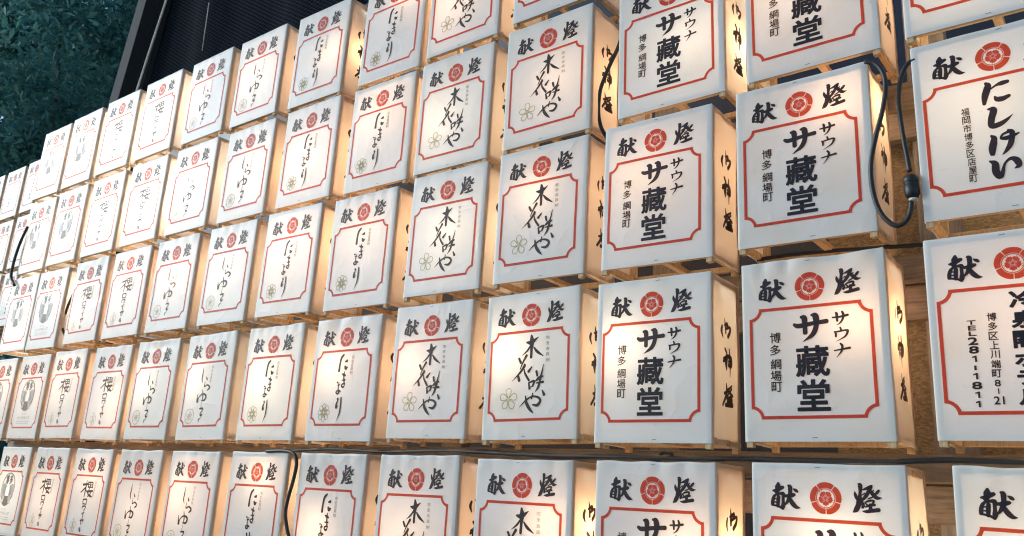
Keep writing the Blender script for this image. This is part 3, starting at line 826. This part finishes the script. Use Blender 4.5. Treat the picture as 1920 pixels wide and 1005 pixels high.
SHARED = {}
for nm, fn, mats in (('crest', p_crest, ['red', 'white']), ('border', p_border, ['red']), ('first', lambda: p_brush(G['head'][:13], 1.45), ['black']), ('second', lambda: p_brush(G['head'][13:], 1.45), ['black']),
                     ('side1', lambda: p_brush(G['side'][:4], 1.6), ['black']), ('side2', lambda: p_brush(G['side'][4:11], 1.6), ['black']), ('side3', lambda: p_brush(G['side'][11:], 1.6), ['black'])):
    SHARED[nm] = (fn().arrays(), [M[x] for x in mats])
DESIGN = {k: {pn: (pr.arrays(), mats) for pn, (pr, mats) in design(k).items()}
          for k in ('block', 'petal', 'chrys', 'scallop', 'cherry', 'oval', 'brush', 'hotel', 'names')}


STAPLES = []
for sv in (.0075, H - .0075):
    pst = Print()
    pst.stroke([(W / 2 - .005, sv, .0012), (W / 2 + .005, sv + .0006, .0012)], 0, 2)
    STAPLES.append(pst.arrays())


# ---------------------------------------------------------------- lantern
def sstep(x):
    x = np.clip(x, 0, 1)
    return x * x * (3 - 2 * x)


class Creases:
    """outward push of the front sheet, its own for every lantern"""
    def __init__(s, seed, slack):
        r = np.random.RandomState(seed)
        s.ph = r.uniform(0, 6.28, 8)
        s.kx = r.uniform(1.0, 3.2, 3)
        s.slack = slack
        s.pil = r.uniform(-.0012, .0022)
        s.rid = [(r.uniform(0, W), r.uniform(.05, H), r.uniform(-1.0, 1.0), r.uniform(.010, .022), r.uniform(.05, .13), r.uniform(.0004, .0013) * r.choice([-1, 1])) for _ in range(4)]

    def front(s, u, v):
        win = sstep(u / .016) * sstep((W - u) / .016) * sstep(v / .012)
        d = s.pil * np.sin(np.pi * u / W) * np.sin(np.pi * np.clip(v / H, 0, 1))
        top = np.exp(-((H - v) / .034) ** 2)
        wav = sum(np.sin(2 * np.pi * k * u / W + p) for k, p in zip(s.kx, s.ph)) / 3
        d = d + s.slack * .0036 * top * (np.abs(wav) * 1.6 - .35)
        for x, y, a, wd, ln, am in s.rid:
            du, dv = u - x, v - y
            al = du * math.cos(a) + dv * math.sin(a)
            ac = -du * math.sin(a) + dv * math.cos(a)
            d = d + am * (.5 + s.slack) * np.exp(-(ac / wd) ** 2 - (al / ln) ** 2)
        return d * win

    def sag(s, u):
        return -s.slack * .0020 * (np.sin(np.pi * u / W) + .7 * np.sin(2 * np.pi * s.kx[0] * u / W + s.ph[4]))

    def side(s, q, v):
        win = sstep(q / .02) * sstep((DEP + .01 - q) / .03)
        return win * (.0015 * np.sin(2 * np.pi * v / H * 1.3 + s.ph[5]) + .001 * np.sin(14 * q / DEP + 9 * v / H + s.ph[6]) - .0015)


def cover_mesh(cr):
    RC = .0022
    path = []                                            # (kind, parameter) going round: left side, front, right side
    for q in np.linspace(DEP, RC, 8):
        path.append(('L', q))
    for a in np.linspace(0, 90, 4)[1:-1]:
        path.append(('cl', a))
    for u in np.linspace(RC, W - RC, 34):
        path.append(('F', u))
    for a in np.linspace(0, 90, 4)[1:-1]:
        path.append(('cr', a))
    for q in np.linspace(RC, DEP, 8):
        path.append(('R', q))
    vv = np.concatenate([np.linspace(0, H - .05, 20), np.linspace(H - .05, H - .004, 12)[1:]])
    nv = len(vv)
    V, F, mi = [], [], []
    for kind, t in path:
        if kind == 'L':
            X = np.full(nv, 0.0) - cr.side(np.full(nv, t), vv); Y = np.full(nv, t); o = (1, 0); uu = 0
        elif kind == 'R':
            X = np.full(nv, W) + cr.side(np.full(nv, t), vv); Y = np.full(nv, t); o = (-1, 0); uu = W
        elif kind == 'F':
            X = np.full(nv, t); Y = -cr.front(np.full(nv, t), vv); o = (0, 1); uu = t
        elif kind == 'cl':
            a = math.radians(t)
            X = np.full(nv, RC - RC * math.cos(a)); Y = np.full(nv, RC - RC * math.sin(a)); o = (math.cos(a), math.sin(a)); uu = 0
        else:
            a = math.radians(t)
            X = np.full(nv, W - RC + RC * math.sin(a)); Y = np.full(nv, RC - RC * math.cos(a)); o = (-math.sin(a), math.cos(a)); uu = W
        sg = cr.sag(np.array(uu)) if kind in 'F' else (-.0006)
        Z = vv + np.clip((vv - (H - .07)) / .07, 0, 1) ** 2 * sg
        if kind in 'LR':                                 # the hem of the side hangs a little lower towards the back
            Z = Z - np.clip((.03 - vv) / .03, 0, 1) * .003 * (t / DEP)
        rows = list(zip(X - W / 2, Y, Z))
        zt = rows[-1][2]
        for e, dz in ((.0004, .0030), (.0016, .0040), (.026, .0037)):        # folded over the top
            rows.append((X[-1] - W / 2 + o[0] * e, Y[-1] + o[1] * e, zt + dz))
        V += rows
    n = nv + 3
    for i in range(len(path) - 1):
        k = 0 if path[i][0] in ('F', 'cl', 'cr') and path[i + 1][0] in ('F', 'cl', 'cr') else 1
        for j in range(n - 1):
            a = i * n + j
            F.append([a, a + n, a + n + 1, a + 1])
            mi.append(k)
    return mesh_np('cover', V, F, True, mi)


def lay(arr, mats, cr, name, parent, side=False, lift=.0007, du=0, dv=0):
    (V, F, mi) = arr
    u, v, e = V[:, 0] + du, V[:, 1] + dv, V[:, 2]
    if side:
        P = np.stack([W / 2 + cr.side(u, v) + lift + e, u, v], 1)
    else:
        z = v + np.clip((v - (H - .07)) / .07, 0, 1) ** 2 * cr.sag(u)
        P = np.stack([u - W / 2, -cr.front(u, v) - lift - e, z], 1)
    me = mesh_np(name, P, F, True, mi)
    return link(name, me, parent, mats)


# shared frame, bulb and socket meshes
fb = MB()
t = .0145
e = .0022
for x in (-W / 2 + e, W / 2 - e - t):
    for y in (e, DEP - t):
        fb.box((x, y, -.012), (x + t, y + t, H - .004))
for z in (.001, H - .0185):
    for y in (e + .001, DEP - t + .001):
        fb.box((-W / 2 + e + t, y, z), (W / 2 - e - t, y + t - .002, z + t))
    for x in (-W / 2 + e + .001, W / 2 - e - t + .001):
        fb.box((x, e + t, z), (x + t - .002, DEP - t, z + t))
fb.box((.01, e + t - .001, .002), (.028, DEP - t + .002, .014))          # cross batten
FRAME = fb.mesh('frame', .0009)
FRAME.materials.append(M['batten'])
bl = MB().lathe([(.004, -.034), (.016, -.030), (.0225, -.019), (.0235, -.009), (.019, .006), (.012, .020), (.011, .026)], (0, 0, 0), 12)
BULB = bl.mesh('bulb', 0, True)
sk = MB().lathe([(.0125, .024), (.0150, .026), (.0150, .052), (.010, .058), (.003, .060), (.003, .10)], (0, 0, 0), 10)
SOCK = sk.mesh('socket', 0, True)
SOCK.materials.append(M['socket'])
_bm = {}


def bulb_for(power, warm):
    k = (round(power, 1), warm)
    if k not in _bm:
        me = BULB.copy()
        me.materials.append(bulbmat('lamp_glass', {0: (1, .60, .33), 1: (1, .74, .48), 2: (1, .90, .78)}[warm], power))
        _bm[k] = me
    return _bm[k]


COLS = 'ABCDEFGHIJKLM'
P0, AOFF = 0.3641, 0.3705
ZROW = [-0.4264, 0.0000, 0.4244, 0.8353, 1.2452]
JIT = {('C', 1): [-12.0, -1.4, -13.3, 0.6], ('C', 2): [-13.8, -0.7, -1.7, -5.7], ('C', 3): [19.1, 1.4, 5.7, 10.9], ('D', 1): [-3.3, 5.4, -2.9, 17.2], ('D', 2): [-6.3, 3.4, 3.6, -4.1], ('D', 3): [-3.1, -4.8, 4.9, 10.0], ('D', 4): [4.6, -3.0, 4.5, 1.8], ('B', 1): [-3.0, 4.4, -9.1, 7.4], ('B', 2): [-15.8, 5.8, -1.2, 1.7], ('B', 3): [11.9, 4.9, 1.3, 11.1], ('A', 1): [-4.0, 7.9, -6.8, -0.6], ('A', 2): [1.5, 8.9, -4.3, 7.1], ('A', 3): [-8.2, 8.2, -5.6, -4.9], ('A', 0): [10.7, 2.6, 1.0, -10.8], ('B', 0): [7.3, 2.0, -2.2, -0.0], ('C', 0): [-6.9, -1.2, -3.2, 6.0], ('D', 0): [-8.8, -4.1, -3.9, 2.7], ('E', 0): [-5.5, 0.8, -4.2, 10.2], ('F', 0): [-4.8, -0.0, -4.7, 1.9], ('E', 1): [-1.1, 6.4, -2.2, 0.7], ('E', 2): [5.7, 1.3, 6.8, -6.6], ('E', 3): [-1.1, -11.1, 7.2, -4.1], ('E', 4): [5.7, -8.4, 10.5, 3.8], ('F', 1): [-1.6, -3.0, -2.5, -1.4], ('F', 2): [0.5, -8.1, 6.6, -1.1], ('F', 3): [19.3, -7.3, 18.6, -5.6], ('F', 4): [22.8, -9.6, 24.0, -13.3], ('G', 2): [-1.1, -0.6, 0.1, -10.2], ('G', 3): [16.1, -0.0, 11.8, -0.5], ('G', 4): [6.2, -7.4, 10.5, -10.4], ('H', 4): [3.2, -0.8, 1.7, -0.9], ('I', 4): [8.0, 7.1, 1.5, 9.5], ('J', 4): [-1.4, 6.9, -7.4, 7.9], ('K', 4): [-2.9, 4.3, -8.5, -2.2], ('L', 4): [-1.3, 3.6, -5.3, 2.3], ('M', 4): [6.4, 7.3, 3.7, -10.1], ('L', 3): [1.8, 4.1, -0.4, 3.8], ('M', 3): [8.4, 4.6, 10.8, 7.4], ('L', 2): [-8.7, -9.1, -6.7, -4.5], ('M', 2): [5.1, 0.9, 8.2, 3.2], ('K', 2): [-1.8, -1.7, -0.1, 13.1], ('L', 1): [-6.8, -4.6, -7.2, -1.5], ('K', 1): [-10.4, -2.0, -13.2, 3.5], ('J', 1): [-8.1, -5.8, -8.7, -7.3], ('I', 1): [-12.6, -4.3, -10.6, -0.3], ('H', 1): [-9.7, -3.2, -7.4, 12.3]}
DESC = {'A2': 'brush', 'A': 'hotel', 'B': 'block', 'C': 'block', 'D': 'petal', 'E': 'petal', 'F': 'chrys', 'G': 'chrys',
        'H': 'scallop', 'I': 'scallop', 'J': 'cherry', 'K': 'cherry', 'L': 'oval', 'M': 'oval'}
LOOK = {'block': 'white lantern with bold block lettering', 'petal': 'white lantern with five-petal outline mark',
        'chrys': 'white lantern with round chrysanthemum mark', 'scallop': 'white lantern with circled flower mark',
        'cherry': 'white lantern with cherry outline mark', 'oval': 'white lantern with grey oval crest',
        'names': 'white lantern with narrow text columns on the far rack'}
RNAME = ['bottom row', 'second row from bottom', 'middle row', 'second row from top', 'top row']


def jitter(c, r):
    """measured offset of a lantern, or the mean of its measured neighbours"""
    if (c, r) in JIT:
        return np.array(JIT[(c, r)]) * .001
    i = COLS.index(c)
    a, wt = np.zeros(4), 0
    for (c2, r2), j in JIT.items():
        d = (COLS.index(c2) - i) ** 2 + (1.4 * (r2 - r)) ** 2
        k = 1 / (d * d + .05)
        a += np.array(j) * k
        wt += k
    return a / wt * .001


# lamp place inside (fractions of width and height) where the photograph shows the glow off centre
HOT = {('C', 1): (.16, .62), ('B', 1): (.86, .64), ('D', 1): (.20, .62), ('E', 1): (.22, .55), ('F', 1): (.32, .62), ('D', 0): (.84, .62), ('C', 0): (.80, .58),
       ('B', 2): (.82, .82), ('B', 0): (.55, .62), ('F', 0): (.35, .45), ('G', 0): (.55, .80), ('D', 2): (.42, .66), ('G', 4): (.75, .5),
       ('I', 4): (.2, .6), ('I', 2): (.55, .62), ('A', 3): (.4, .4), ('F', 4): (.7, .85), ('H', 1): (.2, .6), ('I', 1): (.25, .6), ('K', 2): (.3, .5), ('L', 2): (.6, .7)}
GLOW = {}
for cr_ in ('L4', 'K4', 'K3', 'J3', 'M4', 'L3', 'M3', 'J4', 'L2', 'M2', 'I3'):
    GLOW[(cr_[0], int(cr_[1]))] = {'L4': 2.6, 'K4': 2.6, 'K3': 2.4, 'J3': 2.2, 'M4': 2.0}.get(cr_, 1.5)
BASE_P = 23.5


def lantern(loc, roll, kind, label, seed, slack, hot, power, warm, nside=True, group='lit box lanterns on the wooden rack', tiny=False):
    r = random.Random(seed)
    root = empty('box_lantern', loc, roll)
    tag(root, label, 'lantern', group)
    cr = Creases(seed, slack)
    cov = link('cover', cover_mesh(cr), root, [M['front'], M['side']])
    du, dv = r.uniform(-.0012, .0012), r.uniform(-.0015, .0015)
    for key, nm in [('crest', 'crest'), ('border', 'border'), ('first', 'heading_character'), ('second', 'heading_character')] + \
            ([('side1', 'side_character'), ('side2', 'side_character'), ('side3', 'side_character')] if nside else []):
        arr, mats = SHARED[key]
        sd_ = nm == 'side_character'
        lay(arr, mats, cr, nm, cov, sd_, du=0 if sd_ else du, dv=dv)
    for nm, (arr, mats) in DESIGN[kind].items():
        lay(arr, mats, cr, nm, cov, du=du, dv=dv)
    for st in STAPLES:
        lay(st, [M['staple']], cr, 'staple', cov, du=r.uniform(-.02, .02), lift=.0009)
    link('frame', FRAME, root)
    b = link('bulb', bulb_for(power, warm), root)
    b.location = ((hot[0] - .5) * W, hot[2], hot[1] * H)
    link('socket', SOCK, b)
    return root


seed = 10
for c in COLS:
    i = COLS.index(c)
    for r in range(5):
        if (c, r) in (('M', 0), ('A', 4), ('B', 4), ('C', 4)):      # wholly outside the picture
            continue
        seed += 1
        rd = random.Random(seed)
        j = jitter(c, r)
        x = AOFF if i == 0 else -(i - 1) * P0
        kind = DESC.get(c + str(r), DESC[c])
        if c == 'A':
            kind = {0: 'hotel', 1: 'hotel', 2: 'brush', 3: 'brush'}[r]
        pair = {'B': 'right', 'C': 'left', 'D': 'right', 'E': 'left', 'F': 'right', 'G': 'left', 'H': 'right', 'I': 'left', 'J': 'right', 'K': 'left', 'L': 'right', 'M': 'left'}
        if c == 'A':
            lab = ['white box lantern cut off at the lower right corner of the photo', 'white box lantern with a vertical telephone number at the right edge',
                   'white box lantern with four large brush kana and an address', 'white box lantern cut off at the upper right corner of the photo'][r]
        else:
            lab = f'{LOOK[kind]}, {pair[c]} column of two, {RNAME[r]}'
        hx, hz = HOT.get((c, r), (rd.uniform(.3, .7), rd.uniform(.42, .74)))
        hx = min(max(hx, .2), .76)
        hy = .085 if (c, r) in HOT else rd.uniform(.128, .140)
        slack = rd.uniform(.05, .4)
        if r == 0 or (r == 1 and c in 'BFGHIJK') or (c, r) in (('I', 2), ('K', 2), ('H', 2)):
            slack = rd.uniform(.5, 1.1)
        if (c, r) == ('B', 1):
            slack = 1.5
        g = GLOW.get((c, r), 1.0)
        lantern((x + W / 2 + j[0], j[2], ZROW[r] + j[1] + ZG), -j[3], kind, lab, seed, slack, (hx, hz, hy), BASE_P * g * rd.uniform(.7, 1.2) * (1.0 if (c, r) in HOT else 1.7),
                2 if g > 1.3 else (1 if rd.random() < .3 else 0))

# the second rack, set back and one row taller
NX, NY, NZ = -5.709, .571, 1.6404
for k in range(3):
    for q in range(3):
        if (k, q) in ((2, 1), (2, 2)):
            continue
        seed += 1
        rd = random.Random(seed)
        lab = f'{LOOK["names"]}, {("right", "middle", "left")[k]} column, {("top row", "second row down", "third row down")[q]}'
        lantern((NX - k * P0 + W / 2, NY + rd.uniform(-.003, .003), NZ - q * .42 + ZG), rd.uniform(-.006, .006), 'names', lab, seed, .3, (.5, .6, .09), 12, 1, False,
                'lit box lanterns on the far rack')

# ---------------------------------------------------------------- racks behind the lanterns
def rack(label, x0, x1, y, rows, posts, osb=None):
    root = empty('lantern_rack', ((x0 + x1) / 2, y, 0))
    tag(root, label, 'rack')
    o = Vector(root.location)
    def loc(p):
        return (p[0] - o.x, p[1] - o.y, p[2] - o.z)
    for z in rows:
        MB().box(loc((x0, y + .004, z - .062)), loc((x1, y + .034, z - .004))).build('rail', M['rail'], root, .002)
        MB().box(loc((x0, y + .041, z + .285)), loc((x1, y + .069, z + .362))).build('rail', M['rail'], root, .002)
    for x in posts:
        MB().box(loc((x, y + .0375 + .035, 0)), loc((x + .085, y + .115, rows[-1] + .40))).build('post', M['post'], root, .002)
    for x in posts[-2:]:
        for z in rows:
            MB().lathe([(.002, 0), (.0075, .001), (.0085, .004), (.0085, .006)], (0, 0, 0), 10).build('bolt', M['staple'], root)
            bo = root.children[-1]
            bo.rotation_euler = (math.radians(90), 0, 0)
            bo.location = loc((x + .0425, y + .0405, z + .325))
    if osb:
        for a, b, c_, d in osb:
            MB().box(loc((a, y + .118, c_)), loc((b, y + .130, d))).build('board', M['osb'], root)
    return root


ZR = [z + ZG for z in ZROW]
rack('long timber rack carrying the five rows of lanterns, with chipboard behind', -4.05, 1.5, DEP + .004, [ZR[0] - .42] + ZR, [-4.02, -3.28, -2.55, -1.82, -1.09, -.36, .312, 1.05],
     [(.10, .60, ZR[0] - .45, ZR[0] + .775), (.604, 1.70, ZR[0] - .45, ZR[0] + .775), (.10, .60, ZR[0] + .78, ZR[0] + 1.22)])
rack('timber rack set back at the far left, one lantern row taller', NX - 2 * P0 - .05, NX + W + .05, NY + DEP + .004, [NZ + ZG - .42 * q for q in (3, 2, 1, 0)], [NX - .72, NX + .31])

# ---------------------------------------------------------------- cables
def cable(label, pts, y, r, steps=8, ys=None):
    P = [at(px, py, (ys[i] if ys else y)) for i, (px, py) in enumerate(pts)]
    mb = MB()
    c = P[0].copy()
    mb.tube([tuple(p - c) for p in P], r, 10, steps)
    o = mb.build('power_cable', M['rubber'], None, 0, True)
    o.location = c
    return tag(o, label, 'cable', 'black power cables between the lanterns')


cable('black cable bowing across a lantern side between the flower and block lanterns', [(1168, 52), (1160, 86), (1141, 128), (1126, 168), (1122, 208), (1127, 238), (1140, 262)], .05, .0054)
lo = cable('thick black cable looping down to the plug between the brush kana and block lanterns', [(1622, 116), (1642, 120), (1657, 140), (1660, 168), (1654, 210), (1641, 260), (1633, 310), (1637, 360), (1652, 400), (1676, 422), (1695, 418), (1706, 400), (1709, 378)], -.012, .0050)
up = cable('black cable rising from the plug behind the edge of the brush kana lantern', [(1706, 322), (1700, 290), (1691, 240), (1685, 190), (1688, 150), (1700, 122), (1716, 112)], .0, .0050)
pl = empty('cable_plug', at(1709, 350, -.004))
tag(pl, 'black rubber plug joining two cables between the lanterns at right', 'plug')
bd = MB().lathe([(.007, -.026), (.012, -.024), (.0165, -.017), (.0165, .004), (.014, .006), (.0165, .008), (.0165, .016), (.012, .024), (.007, .026)], (0, 0, 0), 12).build('plug_body', M['rubber'], pl, 0, True)
bd.rotation_euler = (0, -.06, 0)
pl.scale = (.9, .9, 1)
cl = MB().lathe([(.008, -.031), (.0095, -.030), (.0095, -.026), (.008, -.025)], (.0018, 0, 0), 12).build('collar', M['zip'], pl)
cable('long black cable lying along the tops of the bottom row lanterns', [(478, 850), (520, 847), (620, 842), (720, 847), (830, 845), (960, 851), (1060, 855), (1180, 857), (1300, 860), (1420, 861), (1540, 864), (1660, 866), (1780, 863), (1940, 868)], .03, .0055)
cable('black cable arching over the lantern tops and ending in a small curl', [(874, 850), (900, 845), (960, 850), (1040, 857), (1120, 858), (1200, 858), (1236, 862), (1240, 850), (1256, 850), (1262, 860)], .075, .0045)
cable('black cable dropping between two chrysanthemum lanterns of the bottom row', [(500, 846), (530, 845), (550, 850), (556, 868), (550, 900), (540, 935), (535, 965), (540, 1000), (548, 1030)], -.008, .0058)
cable('black cable running level from the block lantern top to the telephone number lantern', [(1420, 487), (1480, 478), (1560, 470), (1650, 464), (1700, 461), (1760, 456)], .10, .0048)
cable('black cable hanging in front of the leftmost grey crest lanterns', [(52, 425), (40, 450), (29, 480), (22, 508), (21, 522), (27, 535)], -.004, .0075, ys=None)
cable('thin black cable bowing out beside the left cherry lantern of the middle row', [(138, 550), (127, 575), (119, 600), (117, 615), (123, 630)], .02, .0062)

# ---------------------------------------------------------------- dark hall with netting behind
def place(px, py, y):
    return at(px, py, y)


HY = 1.25
hall = empty('dark_hall', (-2.0, HY, 0))
tag(hall, 'dark timber hall hung with black netting behind the lantern rack', 'building')
ho = Vector(hall.location)


def hp(px, py, y):
    return at(px, py, y) - ho


# netting sheet: a wavy curtain whose left edge follows the slanted post
tl, bl_ = at(305, -60, HY), at(238, 180, HY)
dx = (tl.x - bl_.x) / (tl.z - bl_.z)
nx_, nz_ = 70, 30
V, F = [], []
rn = np.random.RandomState(3)
for jz in range(nz_ + 1):
    z = 6.2 * jz / nz_
    xl = bl_.x + dx * (z - bl_.z) - .04
    for ix in range(nx_ + 1):
        x = xl + (3.6 - xl) * ix / nx_
        y = HY + .06 + .035 * math.sin(x * 5.1 + z * .9) + .02 * math.sin(x * 11 + 2)
        V.append((x - ho.x, y - ho.y, z))
for jz in range(nz_):
    for ix in range(nx_):
        a = jz * (nx_ + 1) + ix
        F.append([a, a + 1, a + nx_ + 2, a + nx_ + 1])
link('netting', mesh_np('netting', V, F, True), hall, [M['net']])
MB().bar(hp(308, -70, HY), hp(221, 235, HY), .155, .18).build('corner_post', M['hallpost'], hall, .004)
MB().bar(hp(330, -70, HY + .06), hp(246, 235, HY + .06), .12, .05).build('post_batten', M['hall'], hall, .003)
rp = MB()
rp.tube([tuple(hp(328, -50, HY - .14)), tuple(hp(312, 0, HY - .14)), tuple(hp(285, 82, HY - .14)), tuple(hp(256, 172, HY - .14)), tuple(hp(238, 230, HY - .14))], .0085, 8, 4)
rp.build('rope', M['rope'], hall, 0, True)
for a, b in (((392, 5), (379, 95)),):
    MB().tube([tuple(hp(*a, HY - .03)), tuple(hp(*b, HY - .03))], .003, 6, 2).build('cord', M['rope'], hall, 0, True)
MB().box((-3.6, .75, 0), (5.6, 4.5, 6.0)).build('wall', M['hall'], hall)
MB().box((-4.4, -.55, 6.25), (6.2, 5.2, 6.45)).build('roof', M['roof'], hall)

tp = MB()
V, F = [], []
for jz in range(13):
    for ix in range(31):
        x, z = -3.95 + 5.6 * ix / 30, 1.2 + 2.6 * jz / 12
        V.append((x, .62 + .02 * math.sin(x * 7 + z * 2) + .012 * math.sin(z * 9 + x), z))
for jz in range(12):
    for ix in range(30):
        a = jz * 31 + ix
        F.append([a, a + 1, a + 32, a + 31])
tag(link('tarpaulin', mesh_np('tarpaulin', V, F, True), None, [M['tarp']]), 'dark blue tarpaulin hanging behind the lantern rack, seen through the gaps', 'tarpaulin')

# ---------------------------------------------------------------- trees at the upper left
def tree(label, base, h, crown_c, rad, n, size, mat, seed, clumps=60):
    root = empty('broadleaf_tree', base)
    tag(root, label, 'tree', 'trees behind the lantern racks')
    r = np.random.RandomState(seed)
    b = np.array(base)
    cc = np.array(crown_c) - b
    tk = MB()
    tk.tube([(0, 0, -.1), (.1, .05, h * .3), (-.05, .1, h * .55), tuple(cc * [1, 1, .95])], [.30, .24, .19, .08], 12, 6)
    tk.build('trunk', M['bark'], root, 0, True)
    tk = MB()
    for k in range(9):
        a = k * 2.4
        e_ = cc + np.array([math.cos(a) * rad[0] * .7, math.sin(a) * rad[1] * .7, rad[2] * r.uniform(-.5, .6)])
        s_ = np.array([0, .05, h * r.uniform(.4, .65)])
        tk.tube([tuple(s_), tuple((s_ + e_) / 2 + [0, 0, .25]), tuple(e_)], [.09, .06, .015], 7, 5)
    tk.build('limb', M['bark'], root, 0, True)
    # leaf clumps through the crown's volume
    d = r.normal(size=(clumps, 3))
    d /= np.linalg.norm(d, axis=1)[:, None]
    cen = cc + d * np.array(rad) * (r.uniform(.25, 1.0, clumps) ** .45)[:, None]
    cs = r.uniform(.28, .62, clumps) * np.mean(rad) * .42
    pick = r.randint(0, clumps, n)
    q = r.normal(size=(n, 3))
    q /= np.linalg.norm(q, axis=1)[:, None]
    pos = cen[pick] + q * (cs[pick] * r.uniform(.35, 1.05, n))[:, None] * [1, 1, .75]
    nr = q * .6 + r.normal(size=(n, 3)) * .6 + [0, 0, .5]
    nr /= np.linalg.norm(nr, axis=1)[:, None]
    t1 = np.cross(nr, r.normal(size=(n, 3)))
    t1 /= np.linalg.norm(t1, axis=1)[:, None]
    t2 = np.cross(nr, t1)
    sz = (size * r.uniform(.6, 1.35, n))[:, None]
    a0 = pos - t1 * sz
    a1 = pos + t2 * sz * .42 + nr * sz * .16
    a2 = pos + t1 * sz
    a3 = pos - t2 * sz * .42 + nr * sz * .16
    V = np.stack([a0, a1, a2, a3], 1).reshape(-1, 3)
    me = bpy.data.meshes.new('crown')
    me.vertices.add(4 * n)
    me.vertices.foreach_set('co', V.ravel())
    me.loops.add(6 * n)
    me.polygons.add(2 * n)
    ix = np.arange(n)[:, None] * 4
    me.loops.foreach_set('vertex_index', (ix + np.array([[0, 1, 2, 0, 2, 3]])).ravel())
    me.polygons.foreach_set('loop_start', np.arange(2 * n) * 3)
    me.update(calc_edges=True)
    me.validate()
    link('crown', me, root, [mat])
    return root


tree('broad dark green tree filling the upper left corner behind the far rack', (-11.2, 3.2, 0), 4.2, (-10.6, 2.6, 5.4), (3.2, 2.6, 3.0), 60000, .055, M['leaf'], 4, 150)
tree('deep green tree standing behind the nearer tree at far left', (-17.5, 6.5, 0), 5.0, (-17.0, 6.0, 5.6), (5.0, 3.8, 5.2), 60000, .10, M['leaf2'], 8, 150)

# ---------------------------------------------------------------- ground
gv = [(-1500, -1500, 0), (1500, -1500, 0), (1500, 1500, 0), (-1500, 1500, 0)]
tag(link('ground', mesh_np('ground', gv, [[0, 1, 2, 3]]), None, [M['ground']]), kind='structure')
